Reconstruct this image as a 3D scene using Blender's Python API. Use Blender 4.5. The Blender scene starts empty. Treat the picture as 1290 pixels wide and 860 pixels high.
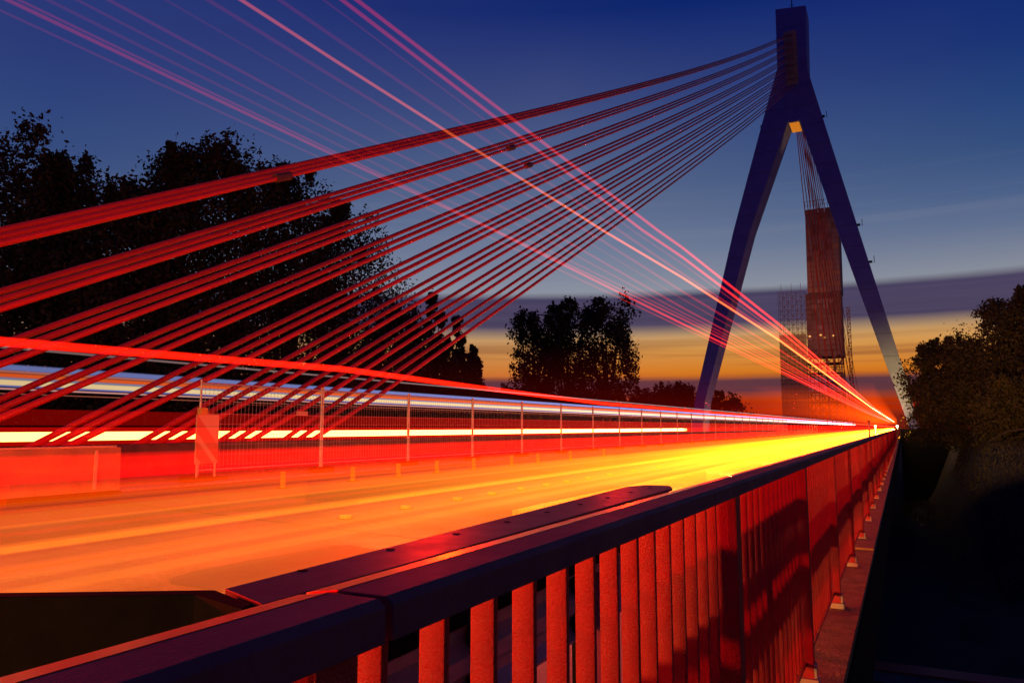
import bpy, bmesh, math, random
import numpy as np
from mathutils import Vector, Matrix
S = bpy.context.scene
COL = S.collection
random.seed(7)
rng = np.random.default_rng(11)

# ------------------------------------------------------------------ camera
YAW, PITCH = math.radians(27.2295), math.radians(6.4858)
cam_d = bpy.data.cameras.new('camera')
cam_d.lens = 26.5116; cam_d.sensor_width = 36; cam_d.clip_start = .05; cam_d.clip_end = 6000
cam = bpy.data.objects.new('camera', cam_d); COL.objects.link(cam)
cam.location = (0, 0, 1.4)
cam.rotation_euler = (math.pi/2 + PITCH, 0, YAW)
S.camera = cam
S.view_settings.view_transform = 'Standard'; S.view_settings.look = 'None'
S.view_settings.exposure = 0; S.view_settings.gamma = 1
S.cycles.max_bounces = 6; S.cycles.transparent_max_bounces = 32
S.cycles.sample_clamp_indirect = 6

def lin(c):
    return tuple((x/255/12.92 if x/255 <= .04045 else ((x/255+.055)/1.055)**2.4) for x in c)
def rgba(c): return (*lin(c), 1)

# ------------------------------------------------------------------ node helper
class NT:
    def __init__(s, tree): s.t = tree; s.n = tree.nodes; s.l = tree.links
    def node(s, typ, **kw):
        nd = s.n.new(typ)
        for k, v in kw.items():
            if k.startswith('i_'):
                key = k[2:]
                nd.inputs[int(key) if key.isdigit() else key.replace('_', ' ')].default_value = v
            else: setattr(nd, k, v)
        return nd
    def link(s, a, b): s.l.new(a, b)
    def math(s, op, a, b=None, c=None, clamp=False):
        nd = s.n.new('ShaderNodeMath'); nd.operation = op; nd.use_clamp = clamp
        for i, v in enumerate((a, b, c)):
            if v is None: continue
            if hasattr(v, 'is_linked'): s.link(v, nd.inputs[i])
            else: nd.inputs[i].default_value = v
        return nd.outputs[0]
    def mix(s, f, a, b, mode='MIX'):
        nd = s.n.new('ShaderNodeMix'); nd.data_type = 'RGBA'; nd.blend_type = mode
        for sock, v in ((nd.inputs[0], f), (nd.inputs[6], a), (nd.inputs[7], b)):
            if hasattr(v, 'is_linked'): s.link(v, sock)
            else: sock.default_value = v
        return nd.outputs[2]
    def ramp(s, f, stops, interp='LINEAR'):
        nd = s.n.new('ShaderNodeValToRGB'); cr = nd.color_ramp; cr.interpolation = interp
        while len(cr.elements) < len(stops): cr.elements.new(.5)
        for e, (p, c) in zip(cr.elements, stops): e.position = p; e.color = c
        if hasattr(f, 'is_linked'): s.link(f, nd.inputs[0])
        return nd.outputs[0]

# ------------------------------------------------------------------ world: dusk sky after sunset
W = bpy.data.worlds.new('World'); S.world = W; W.use_nodes = True
w = NT(W.node_tree); w.n.clear()
tc = w.node('ShaderNodeTexCoord'); sp = w.node('ShaderNodeSeparateXYZ'); w.link(tc.outputs['Generated'], sp.inputs[0])
X_, Y_, Z_ = sp.outputs
el = w.math('MULTIPLY', w.math('ARCSINE', Z_), 180/math.pi)
az = w.math('ARCTAN2', X_, Y_)
cb = w.node('ShaderNodeCombineXYZ'); w.link(w.math('MULTIPLY', az, 2.6), cb.inputs[0]); w.link(w.math('MULTIPLY', el, .34), cb.inputs[1])
nz = w.node('ShaderNodeTexNoise', i_Scale=1.0, i_Detail=5.0, i_Roughness=.55); w.link(cb.outputs[0], nz.inputs['Vector'])
cb2 = w.node('ShaderNodeCombineXYZ'); w.link(w.math('MULTIPLY', az, 1.3), cb2.inputs[0]); w.link(w.math('MULTIPLY', el, 1.3), cb2.inputs[1]); cb2.inputs[2].default_value = 7.3
nz2 = w.node('ShaderNodeTexNoise', i_Scale=1.0, i_Detail=4.0, i_Roughness=.6); w.link(cb2.outputs[0], nz2.inputs['Vector'])
wob = w.math('MULTIPLY', w.math('SUBTRACT', nz.outputs[0], .5), 2.2)
E45 = w.math('DIVIDE', el, 45, clamp=True)
base = w.ramp(E45, [(e/45, rgba(c)) for e, c in [
    (0, (158, 32, 4)), (1.8, (172, 42, 5)), (2.9, (196, 82, 14)), (4.2, (212, 124, 38)), (5.7, (212, 148, 74)),
    (7.2, (196, 160, 112)), (8.8, (160, 156, 148)), (10.2, (132, 138, 152)), (12.8, (94, 110, 142)), (15, (68, 92, 134)), (17.5, (46, 76, 125)),
    (20.5, (32, 64, 122)), (24, (19, 48, 116)), (28, (13, 40, 112)), (34, (10, 32, 102)), (45, (4, 18, 74))]])
left = w.math('MULTIPLY', w.math('SUBTRACT', w.math('MULTIPLY', az, -1), .25), .8, clamp=True)      # paler towards the left of the frame
base = w.mix(w.math('MULTIPLY', left, .42), base, rgba((74, 80, 128)))
gl = w.math('SUBTRACT', 1.0, w.math('DIVIDE', w.math('ABSOLUTE', w.math('ADD', az, .42)), .62), clamp=True)   # brighter over the point where the sun set
gl = w.math('MULTIPLY', gl, w.math('MULTIPLY', w.math('DIVIDE', w.math('SUBTRACT', 30, el), 18, clamp=True), w.math('DIVIDE', w.math('SUBTRACT', el, 6.5), 3, clamp=True)))
base = w.mix(w.math('MULTIPLY', gl, .36), base, rgba((152, 158, 172)))
def band(lo, hi, soft_lo, soft_hi, amt, drift=1.0):
    e2 = w.math('MULTIPLY_ADD', wob, drift, el)
    a = w.math('DIVIDE', w.math('SUBTRACT', e2, lo - soft_lo), 2*soft_lo, clamp=True)
    b = w.math('DIVIDE', w.math('SUBTRACT', hi + soft_hi, e2), 2*soft_hi, clamp=True)
    return w.math('MULTIPLY', w.math('MULTIPLY', a, b), amt)
streak = w.math('MULTIPLY', w.math('SUBTRACT', nz2.outputs[0], .47), 6, clamp=True)
veil = w.math('MULTIPLY', band(10.5, 16, 1.5, 2, .3, .6), streak)
sky = w.mix(veil, base, rgba((120, 126, 150)))
m1 = band(7.1, 9.9, .55, .28, .97, .25)
c1 = w.mix(w.math('MULTIPLY', streak, .3), rgba((66, 58, 90)), rgba((88, 76, 104)))
sky = w.mix(m1, sky, c1)
m2 = band(2.3, 3.6, .35, .22, .93, .18)
sky = w.mix(m2, sky, rgba((78, 50, 66)))
m3 = w.math('MULTIPLY', band(1.0, 6.4, 1.0, .8, .5, .3), streak)
sky = w.mix(m3, sky, rgba((120, 62, 44)))
m4 = band(-.4, .9, .3, .3, .7, .3)
sky = w.mix(m4, sky, rgba((88, 26, 22)))
# the eastern sky behind the camera is a plain deep blue
back = w.math('MULTIPLY', w.math('SUBTRACT', .25, Y_), 1.6, clamp=True)
sky = w.mix(back, sky, w.ramp(E45, [(0, rgba((38, 40, 78))), (.3, rgba((26, 36, 104))), (1, rgba((6, 18, 84)))]))
bg = w.node('ShaderNodeBackground', i_Strength=1.0); w.link(sky, bg.inputs[0])
wo = w.node('ShaderNodeOutputWorld'); w.link(bg.outputs[0], wo.inputs[0])

# ------------------------------------------------------------------ lamps (vehicle headlights and tail lights, floodlights at the pylon)
def lamp(name, typ, loc, power, color, rot=None, **kw):
    d = bpy.data.lights.new(name, typ); d.energy = power; d.color = color
    for k, v in kw.items(): setattr(d, k, v)
    o = bpy.data.objects.new(name, d); COL.objects.link(o); o.location = loc
    if rot: o.rotation_euler = rot
    return o
WARM = (1, .50, .13)
fwd = (math.radians(88), 0, 0)
for y, pw in ((-38, 1700), (-28, 1200), (-21, 900), (-16, 700), (-12, 500), (-9, 380), (-6.5, 260)):
    lamp('headlight', 'SPOT', (-4.0, y, .68), pw*2.1, WARM, fwd, spot_size=math.radians(150), spot_blend=.9, shadow_soft_size=.05)
for y in (2, 6, 10, 15, 21, 28, 36, 46):
    lamp('headlight', 'SPOT', (-4.0, y, .68), 420, WARM, fwd, spot_size=math.radians(150), spot_blend=.9, shadow_soft_size=.05)
for y in (-12, -5, 1, 7, 13, 20, 29, 40, 55):
    lamp('tail_light', 'POINT', (-4.6, y, 1.45), 600, (1, .012, .0), shadow_soft_size=.08)

# ------------------------------------------------------------------ materials
def mat(name, color, rough=.7, metal=0, noise=None, bump=None, spec=.5):
    """noise=(scale, second colour, amount), bump=(scale, strength, distance)"""
    m = bpy.data.materials.new(name); m.use_nodes = True; t = NT(m.node_tree)
    b = t.n['Principled BSDF']; b.inputs['Roughness'].default_value = rough; b.inputs['Metallic'].default_value = metal
    b.inputs['Specular IOR Level'].default_value = spec
    b.inputs['Base Color'].default_value = (*color, 1)
    co = t.node('ShaderNodeTexCoord').outputs['Object']
    if noise:
        sc, c2, amt = noise
        n = t.node('ShaderNodeTexNoise', i_Scale=sc, i_Detail=8.0, i_Roughness=.65); t.link(co, n.inputs['Vector'])
        f = t.math('MULTIPLY', t.math('SUBTRACT', n.outputs[0], .38), 4*amt, clamp=True)
        t.link(t.mix(f, (*color, 1), (*c2, 1)), b.inputs['Base Color'])
        t.link(t.math('MULTIPLY_ADD', n.outputs[0], .3, rough-.15, clamp=True), b.inputs['Roughness'])
    if bump:
        sc, st, di = bump
        n = t.node('ShaderNodeTexNoise', i_Scale=sc, i_Detail=4.0, i_Roughness=.6); t.link(co, n.inputs['Vector'])
        bp = t.node('ShaderNodeBump', i_Strength=st, i_Distance=di); t.link(n.outputs[0], bp.inputs['Height'])
        t.link(bp.outputs[0], b.inputs['Normal'])
    return m
def emit_mat(name, color, strength):
    m = bpy.data.materials.new(name); m.use_nodes = True; t = NT(m.node_tree); t.n.clear()
    e = t.node('ShaderNodeEmission', i_Strength=strength); e.inputs[0].default_value = (*color, 1)
    o = t.node('ShaderNodeOutputMaterial'); t.link(e.outputs[0], o.inputs['Surface']); return m
_gl = {}
def glow_mat(color, dens):
    k = (color, dens)
    if k in _gl: return _gl[k]
    m = bpy.data.materials.new('moving_light'); m.use_nodes = True; t = NT(m.node_tree); t.n.clear()
    e = t.node('ShaderNodeEmission', i_Strength=dens); e.inputs[0].default_value = (*color, 1)
    o = t.node('ShaderNodeOutputMaterial'); t.link(e.outputs[0], o.inputs['Volume']); _gl[k] = m; return m

PAINT = mat('red_paint', (.52, .012, .008), .4, bump=(230, .8, .006), noise=(7, (.34, .009, .007), .7))
RAILP = mat('handrail_paint', (.17, .05, .06), .72, bump=(220, .3, .002), noise=(9, (.12, .035, .045), .7))
STAYM = mat('stay_sheath', (.48, .018, .014), .42, noise=(1.2, (.36, .014, .012), .6))
GALV = mat('galvanised_steel', (.42, .42, .42), .5, .4, noise=(20, (.30, .30, .31), .6))
PALE = mat('pale_paint', (.50, .36, .20), .6, noise=(30, (.45, .38, .28), .6))
DARKST = mat('dark_steel', (.006, .005, .005), .85, noise=(12, (.003, .003, .003), .6), bump=(60, .2, .003), spec=.05)
BRNST = mat('red_brown_steel', (.12, .03, .028), .55, noise=(12, (.07, .02, .02), .6), bump=(60, .2, .003))
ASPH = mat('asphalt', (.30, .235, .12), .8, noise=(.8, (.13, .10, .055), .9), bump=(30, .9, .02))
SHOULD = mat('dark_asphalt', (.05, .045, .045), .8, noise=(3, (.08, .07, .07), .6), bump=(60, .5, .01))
CONC = mat('concrete', (.30, .27, .23), .85, noise=(2.5, (.20, .18, .16), .9), bump=(40, .4, .006))
LEDGE = mat('ledge_mortar', (.30, .22, .06), .9, noise=(9, (.16, .11, .03), 1.0), bump=(70, .9, .012))
PLATE = mat('rusty_cover_plate', (.34, .22, .06), .75, noise=(5, (.2, .12, .035), .9), bump=(60, .3, .004))
PYLM = mat('pylon_coat', (.09, .11, .52), .75, noise=(.35, (.07, .085, .42), .8), bump=(8, .15, .02))
YELP = mat('yellow_plastic', (.5, .32, .04), .5)
WHT = mat('white_paint', (.78, .76, .7), .6, noise=(20, (.6, .58, .5), .4))
REDP = mat('signal_red_and_lit_edge', (.6, .03, .02), .5)
BARK = mat('bark', (.09, .06, .045), .9, noise=(6, (.05, .035, .03), .8), bump=(20, .6, .03))
def leaf(name, c1, c2):
    m = mat(name, c1, .75, noise=(.55, c2, 1.0), spec=.15); return m
LEAF = leaf('dark_leaves', (.05, .042, .022), (.028, .022, .014))
LEAFR = leaf('olive_leaves', (.12, .095, .035), (.06, .05, .02))
SOIL = mat('dark_ground', (.02, .017, .014), .95, noise=(.6, (.03, .026, .018), .8), bump=(4, .6, .1))
CLAD = mat('cladding_board', (.22, .12, .12), .8, noise=(.8, (.16, .11, .11), .8))
CLAD2 = mat('ochre_cladding_board', (.30, .14, .09), .8, noise=(.8, (.2, .12, .09), .8))
NETM = mat('debris_netting', (.14, .12, .12), .9)

# horizontal formwork joints on the pylon
t = NT(PYLM.node_tree); b_ = t.n['Principled BSDF']; src = b_.inputs['Base Color'].links[0].from_socket
co_ = t.node('ShaderNodeTexCoord').outputs['Object']; sx = t.node('ShaderNodeSeparateXYZ'); t.link(co_, sx.inputs[0])
j_ = t.math('LESS_THAN', t.math('FRACT', t.math('DIVIDE', sx.outputs[2], 3.2)), .035)
t.link(t.mix(t.math('MULTIPLY', j_, .6), src, (.03, .03, .10, 1)), b_.inputs['Base Color'])
# ------------------------------------------------------------------ mesh helpers
class MB:
    def __init__(s): s.v = []; s.f = []
    def prism(s, poly, axis, a, b):
        """extrude polygon given in the two other axes (order x,y,z minus axis) from a to b"""
        n = len(poly); o = len(s.v)
        for t in (a, b):
            for p, q in poly:
                s.v.append((t, p, q) if axis == 0 else (p, t, q) if axis == 1 else (p, q, t))
        s.f.append(tuple(range(o, o+n))[::-1]); s.f.append(tuple(range(o+n, o+2*n)))
        for i in range(n):
            j = (i+1) % n; s.f.append((o+i, o+j, o+n+j, o+n+i))
        return s
    def box(s, x0, x1, y0, y1, z0, z1):
        return s.prism([(x0, y0), (x1, y0), (x1, y1), (x0, y1)], 2, z0, z1)
    def tube(s, pts, r, n=8, cap=True):
        pts = [Vector(p) for p in pts]; o = len(s.v)
        rs = r if isinstance(r, (list, tuple)) else [r]*len(pts)
        for i, p in enumerate(pts):
            d = (pts[min(i+1, len(pts)-1)] - pts[max(i-1, 0)]).normalized()
            up = Vector((0, 0, 1)) if abs(d.z) < .95 else Vector((0, 1, 0))
            a = d.cross(up).normalized(); b = a.cross(d)
            for k in range(n):
                t = 2*math.pi*(k+.5)/n
                s.v.append(tuple(p + rs[i]*(math.cos(t)*a + math.sin(t)*b)))
        for i in range(len(pts)-1):
            for k in range(n):
                k2 = (k+1) % n
                s.f.append((o+i*n+k, o+i*n+k2, o+(i+1)*n+k2, o+(i+1)*n+k))
        if cap:
            s.f.append(tuple(o+k for k in range(n))[::-1]); s.f.append(tuple(o+(len(pts)-1)*n+k for k in range(n)))
        return s
    def mesh(s, name, m, bevel=0, smooth=False):
        me = bpy.data.meshes.new(name); me.from_pydata(s.v, [], s.f)
        bm = bmesh.new(); bm.from_mesh(me); bmesh.ops.recalc_face_normals(bm, faces=bm.faces)
        if bevel: bmesh.ops.bevel(bm, geom=bm.edges[:], offset=bevel, segments=2, affect='EDGES', profile=.7)
        if smooth:
            for f in bm.faces: f.smooth = len(f.verts) == 4
        bm.to_mesh(me); bm.free(); me.materials.append(m); return me
    def obj(s, name, m, parent=None, bevel=0, smooth=False, loc=None):
        return link(name, s.mesh(name, m, bevel, smooth), parent, loc)
def link(name, me, parent=None, loc=None):
    o = bpy.data.objects.new(name, me); COL.objects.link(o)
    if loc is not None: o.location = loc
    if parent: o.parent = parent
    return o
def tag(o, label, cat, group=None, kind=None):
    o['label'] = label; o['category'] = cat
    if group: o['group'] = group
    if kind: o['kind'] = kind
    return o
def root(name, loc, label, cat, group=None):
    o = bpy.data.objects.new(name, None); COL.objects.link(o); o.location = loc; o.empty_display_size = .3
    return tag(o, label, cat, group)
def struct(name, mb, m, **k):
    o = mb.obj(name, m, **k); o['kind'] = 'structure'; return o
def sheet(name, pts, m, thick=None):
    mb = MB(); mb.v = list(pts); mb.f = [tuple(range(len(pts)))]
    return struct(name, mb, m)
def copytree(o, loc, parent=None):
    c = o.copy(); COL.objects.link(c); c.location = loc
    if parent: c.parent = parent
    def rec(a, b):
        for ch in list(a.children):
            d = ch.copy(); COL.objects.link(d); d.parent = b; rec(ch, d)
    rec(o, c); return c

# ------------------------------------------------------------------ ground, bridge deck
YB, YE = -60, 420
gp = MB(); gp.v = [(-4000, -800, -8.2), (4000, -800, -8.2), (4000, 5000, -8.2), (-4000, 5000, -8.2)]; gp.f = [(0, 1, 2, 3)]
struct('ground', gp, SOIL)
# carriageway rising away from the walkway (crossfall)
def road_strip(name, x0, x1, z0, z1, m, dz=0, y0=YB, y1=YE):
    mb = MB(); n = 60
    ys = [y0+(y1-y0)*i/n for i in range(n+1)]
    for y in ys: mb.v += [(x0, y, z0+dz), (x1, y, z1+dz)]
    mb.f = [(2*i, 2*i+1, 2*i+3, 2*i+2) for i in range(n)]
    return struct(name, mb, m)
RZ = lambda x: .02 + (-2.05-x)*.033          # road height at x (near carriageway)
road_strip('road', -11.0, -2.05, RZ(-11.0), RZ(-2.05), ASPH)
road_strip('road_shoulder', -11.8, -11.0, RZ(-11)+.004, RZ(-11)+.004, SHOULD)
road_strip('road_edge_line', -2.75, -2.6, RZ(-2.75), RZ(-2.6), WHT, .004)
mb = MB()
for y in np.arange(-6, 140, 9):
    o = len(mb.v); x = -6.9
    mb.v += [(x-.07, y, RZ(x-.07)+.004), (x+.07, y, RZ(x+.07)+.004), (x+.07, y+3, RZ(x+.07)+.004), (x-.07, y+3, RZ(x-.07)+.004)]; mb.f.append((o, o+1, o+2, o+3))
struct('lane_marking', mb, YELP)
TAR = mat('tar', (.02, .016, .012), .5)
for y, wy in ((7.4, .05), (13.6, .05), (19.9, .06), (30, .08), (44, .1), (62, .12)):
    o = len([1]); mb = MB(); mb.v = [(-11, y, RZ(-11)+.005), (-2.06, y, RZ(-2.06)+.005), (-2.06, y+wy, RZ(-2.06)+.005), (-11, y+wy, RZ(-11)+.005)]; mb.f = [(0, 1, 2, 3)]
    struct('road_joint', mb, TAR)
for x0, x1, y0_, y1_ in ((-5.6, -4.3, 4.4, 6.6), (-9.3, -7.9, 9.5, 14), (-4.6, -3.4, 10.8, 12.4)):
    mb = MB(); pts = []
    for k in range(24):
        a = k/24*6.283; cx_, cy_ = (x0+x1)/2, (y0_+y1_)/2
        px = cx_+(x1-x0)/2*max(-1, min(1, 1.3*math.cos(a)))+random.uniform(-.04, .04); py = cy_+(y1_-y0_)/2*max(-1, min(1, 1.3*math.sin(a)))+random.uniform(-.04, .04)
        pts.append((px, py, RZ(px)+.004))
    mb.v = pts; mb.f = [tuple(range(24))]; struct('road_patch', mb, SHOULD)
# deck slab, walkway kerb cap, ledge with fascia
mb = MB(); mb.prism([(-27.2, -1.2), (-27.2, -.02), (-.36, -.02), (-.36, -.7), (-3, -1.9), (-24, -1.9)], 1, YB, YE); struct('bridge_deck', mb, CONC)
mb = MB(); mb.prism([(-2.05, -.019), (-.62, -.019), (-.62, .148), (-2.02, .148), (-2.05, .12)], 1, YB, YE); struct('walkway', mb, CONC)
mb = MB(); mb.prism([(-.619, -.62), (-.325, -.62), (-.325, .15), (-.619, .15)], 1, YB, YE); struct('ledge', mb, LEDGE)
# median and the carriageway beyond
mb = MB(); mb.prism([(-15.6, -.018), (-11.8, -.018), (-11.8, .36), (-15.6, .36)], 1, YB, YE); struct('median_strip', mb, CONC)
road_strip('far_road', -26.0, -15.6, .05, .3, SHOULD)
mb = MB(); mb.prism([(-27.3, -.6), (-26.0, -.6), (-26.0, .22), (-27.3, .22)], 1, YB, YE); struct('far_kerb', mb, CONC)

# ledge cover plates (steel) from 8.7 m on
R = root('ledge_cover', (-.47, 8.7, .15), 'row of rust brown cover plates lying on the ledge outside the red railing', 'cover plates')
pm = MB().box(-.147, .147, 0, 1.985, 0.001, .022).mesh('cover_plate', PLATE, .004)
for i in range(70): link('cover_plate', pm, R, (0, i*2.0, 0))
# steel fascia rail under the ledge edge
mb = MB().box(-.323, -.305, -6, 300, -.55, .10); o = mb.obj('fascia_strip', DARKST)
tag(o, 'dark steel fascia strip along the outer edge of the bridge ledge', 'fascia')

# ------------------------------------------------------------------ red railing
R = root('bridge_railing', (-.48, 0, .15), 'red painted steel railing with flat upright bars and broad handrail along the bridge edge', 'railing')
def rel(mb):
    mb.v = [(x+.48, y, z-.15) for x, y, z in mb.v]; return mb
LITSTRIPM = mat('glossy_lit_strip', (.85, .07, .03), .34, .75, bump=(160, .12, .002)); LITSTRIPM.node_tree.nodes['Principled BSDF'].inputs['Coat Weight'].default_value = .1  # handrail's lit inner edge, road glow put into a brighter glossy red
prof = [(-.545, 1.200), (-.545, 1.229), (-.506, 1.2362), (-.5055, 1.2400), (-.447, 1.2400), (-.438, 1.233), (-.438, 1.200)]
joints = [-5.4, .60, 8.6, 16.6, 24.6, 32.6, 44.6, 56.6, 80.6, 104.6, 140, 200, 300]
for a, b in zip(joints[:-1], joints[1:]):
    link('lit_edge_strip', rel(MB().prism([(-.546, 1.2300), (-.546, 1.2338), (-.5062, 1.2402), (-.5062, 1.2368)], 1, a+.006, b-.006)).mesh('lit_edge_strip', LITSTRIPM), R)
    link('handrail', rel(MB().prism(prof, 1, a+.006, b-.006)).mesh('handrail', RAILP, .0015), R)
bl = MB().box(-.0175, .0175, -.006, .006, 0, .94).mesh('bar', PAINT, .0025)
PITCHB = .12
y0b = .52; n300 = 0; posts = [2.32+1.785*i for i in range(-3, 160)]
rest = MB(); allb = []
for y1, y2 in zip(posts[:-1], posts[1:]):
    for i in range(14): allb.append(y1 + (i+1)*1.785/15)
for y in allb:
    if y > .3 and n300 < 300: link('bar', bl, R, (-.02, y, .11)); n300 += 1
    else: rest.box(-.5175-.0+.0, -.4825, y-.006, y+.006, .26, 1.2)
o = rel(rest).obj('bars', PAINT, R); o['kind'] = 'stuff'
pmesh = MB().box(-.036, .036, -.028, .028, .035, 1.049).mesh('post', PAINT, .004)
fm = MB().box(-.045, .045, -.045, .045, .0, .035).box(-.024, .036, -.024, .024, .036, .10).mesh('foot', PALE, .003)
for y in posts[:85]:
    p = link('post', pmesh, R, (-.0, y, 0)); link('foot', fm, p, (.012, 0, -.0))
link('bottom_rail', rel(MB().box(-.522, -.478, -5.4, 300, .243, .2585)).mesh('bottom_rail', PAINT), R)

# ------------------------------------------------------------------ guard rail beside the walkway
G = root('guard_rail', (-1.15, 0, .15), 'galvanised steel guard rail between the walkway and the road', 'guard rail')
wp = [(0, .44), (.012, .44), (.05, .475), (.05, .515), (.012, .55), (.012, .585), (.05, .62), (.05, .66), (.012, .69), (0, .69), (0, .683), (.006, .683), (.042, .655), (.042, .625), (.004, .59), (.004, .545), (.042, .51), (.042, .48), (.006, .449), (0, .449)]
for i in range(-3, 36):
    link('beam', MB().prism([(-x, z) for x, z in wp], 1, 0, 3.98).mesh('beam', GALV) if i == -3 else bpy.data.meshes['beam'], G, (0, i*4.0, 0))
gpm = MB().box(.002, .08, -.03, .03, 0, .66).mesh('post', GALV, .003)
for i in range(-5, 60): link('post', gpm, G, (0, i*2.0+1, 0))
# dark steel cable box on top, and its near wing
Bx = root('barrier_cap', (-1.12, 0, .15), 'black steel box beam with a bolted flat top plate beside the handrail', 'steel box')
mb = MB(); mb.prism([(-1.13, 1.04), (-1.00, .98), (-1.04, 3.72), (-1.09, 3.86), (-1.20, 3.86), (-1.25, 3.72)], 2, .90, 1.085)
mb.v = [(x+1.12, y, z-.15) for x, y, z in mb.v]; mb.obj('box_beam', DARKST, Bx, .004)
mb = MB(); mb.prism([(-1.145, 1.05), (-.99, .99), (-1.03, 3.74), (-1.085, 3.90), (-1.21, 3.90), (-1.268, 3.74)], 2, 1.088, 1.100)
mb.v = [(x+1.12, y, z-.15) for x, y, z in mb.v]; mb.obj('top_plate', BRNST, Bx, .002)
for i in range(9):
    MB().tube([(-.02, 1.25+i*.31, .9502), (-.02, 1.25+i*.31, .9512)], .011, 12).obj('bolt', DARKST, Bx)
for i in range(4):
    b = MB().box(-.06, -.0, 1.2+i*.8, 1.26+i*.8, .0, .75).obj('leg', DARKST, Bx)
mb = MB(); mb.prism([(-1.005, .978), (-1.15, 1.03), (-2.6, .167), (-2.58, .135), (-1.15, .985), (-.99, .945)], 2, .70, 1.101)
mb.v = [(x+1.12, y, z-.15) for x, y, z in mb.v]; mb.obj('end_panel', DARKST, Bx, .003)
mb = MB().box(-1.50, -1.44, .03, .07, -.13, .55); mb.obj('leg', DARKST, Bx)

# ------------------------------------------------------------------ concrete median barrier, site fence, warning board
bprof = [(-11.78, .36), (-11.35, .36), (-11.40, .50), (-11.52, .62), (-11.55, 1.09), (-11.65, 1.09), (-11.68, .62), (-11.75, .5)]
BARR = mat('dirty_concrete', (.13, .10, .07), .85, noise=(3, (.08, .06, .045), .9), bump=(40, .4, .006))
bm_ = MB().prism([(x+11.57, z-.36) for x, z in bprof], 1, .01, 3.99).mesh('concrete_barrier', BARR, .012)
for i in range(3, 42):
    o = link('concrete_barrier', bm_, None, (-12.62, 8.2+4*(i-3), .361))
    tag(o, 'grey concrete barrier block standing end to end under the site fence', 'barrier', 'concrete barrier blocks along the median')
    if i < 11: o['label'] = ['first', 'second', 'third', 'fourth', 'fifth', 'sixth', 'seventh', 'eighth'][i-3] + ' grey concrete barrier block counted from the pale steel shield'
SHLD = mat('weathered_shield', (.30, .18, .08), .7, noise=(3, (.2, .12, .06), .8))
for i, lab in enumerate(('orange lit steel barrier shield nearest the left edge of the photo', 'orange lit steel barrier shield ending beside the first concrete block')):
    r = root('steel_barrier', (-11.3, 8.1-4*(i+.0)-4, .34), lab if i else 'orange lit steel barrier shield ending beside the first concrete block', 'barrier')
    r['label'] = ('pale steel barrier shield whose end meets the first concrete block', 'pale steel barrier shield at the left edge of the photo')[i]
    MB().prism([(-.12, .06), (.05, .06), (.03, .74), (-.05, .74)], 1, 0, 3.97).obj('shield', SHLD, r, .01)
    MB().box(-.2, .12, .02, 3.95, 0, .058).obj('base', DARKST, r, .01)
    MB().tube([(.0, 0.05, .755), (.0, 3.9, .755)], .02, 6).obj('top_rail', PALE, r)
    for y in (.25, 3.5): MB().box(.052, .075, y, y+.05, .1, .7).obj('rib', PALE, r)
# fence panels 3.5 m
fz = .46
fr = MB().tube([(0, 0, 0), (0, 0, 1.86)], .022, 6).mesh('post', GALV)
fpt = MB().tube([(0, .02, 0), (0, 3.42, 0)], .016, 6).mesh('cross_tube', GALV)
wm = MB()
for i in range(1, 34): wm.box(-.0022, .0022, i*.102-.0022, i*.102+.0022, .12, 1.80)
for i in range(8): wm.box(-.0022, .0022, .02, 3.42, .2+i*.2, .2044+i*.2)
wmesh = wm.mesh('wire_mesh', GALV)
ftm = MB().box(-.11, .11, -.32, .32, -.10, .03).mesh('foot', DARKST, .01)
for i in range(34):
    r = root('fence_panel', (-12.08, 10.28+3.5*i, fz), 'tall wire mesh site fence panel in a steel tube frame on the median', 'fence panel', 'site fence panels along the median')
    link('post', fr, r); link('post', fr, r, (0, 3.44, 0)); link('cross_tube', fpt, r, (0, 0, 1.80)); link('cross_tube', fpt, r, (0, 0, .12))
    if i < 24: o = link('wire_mesh', wmesh, r); o['kind'] = 'stuff'
    link('foot', ftm, r)
    if i == 0: tag(r, 'first wire mesh site fence panel beside the striped warning board', 'fence panel', 'site fence panels along the median')
    NUM = ['first', 'second', 'third', 'fourth', 'fifth', 'sixth', 'seventh', 'eighth', 'ninth', 'tenth', 'eleventh', 'twelfth']
    if 0 < i < 12: r['label'] = f'{NUM[i]} wire mesh site fence panel counted from the striped warning board'
    if i == 0: MB().box(.02, .04, 2.6, 2.95, 1.2, 1.3).obj('tag_plate', PALE, r)
# warning board with diagonal stripes
STRM = mat('faded_red_stripe', (.42, .16, .08), .6)
r = root('warning_board', (-11.25, 9.75, .53), 'upright red and pale diagonally striped warning board beside the first fence post', 'warning board')
MB().box(-.012, .012, -.25, .25, .22, 1.10).obj('panel', PALE, r, .003)
mb = MB(); mb.prism([(-.25, 1.095), (-.25, .80), (.25, .24), (.25, .53)], 0, .0145, .018); o = mb.obj('stripe', STRM, r)
MB().prism([(-.25, .66), (-.25, .36), (-.12, .225), (.13, .225)], 0, .0145, .018).obj('stripe', STRM, r)
MB().tube([(0, -.2, -.02), (0, -.2, .22)], .02, 6).obj('stem', PALE, r); MB().tube([(0, .2, -.02), (0, .2, .22)], .02, 6).obj('stem', PALE, r)
MB().box(-.2, .2, -.35, .35, -.08, -.02).obj('foot', DARKST, r, .01)
MB().box(-.05, .05, -.2, -.05, 1.105, 1.22).obj('lamp_box', YELP, r, .01)
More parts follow.
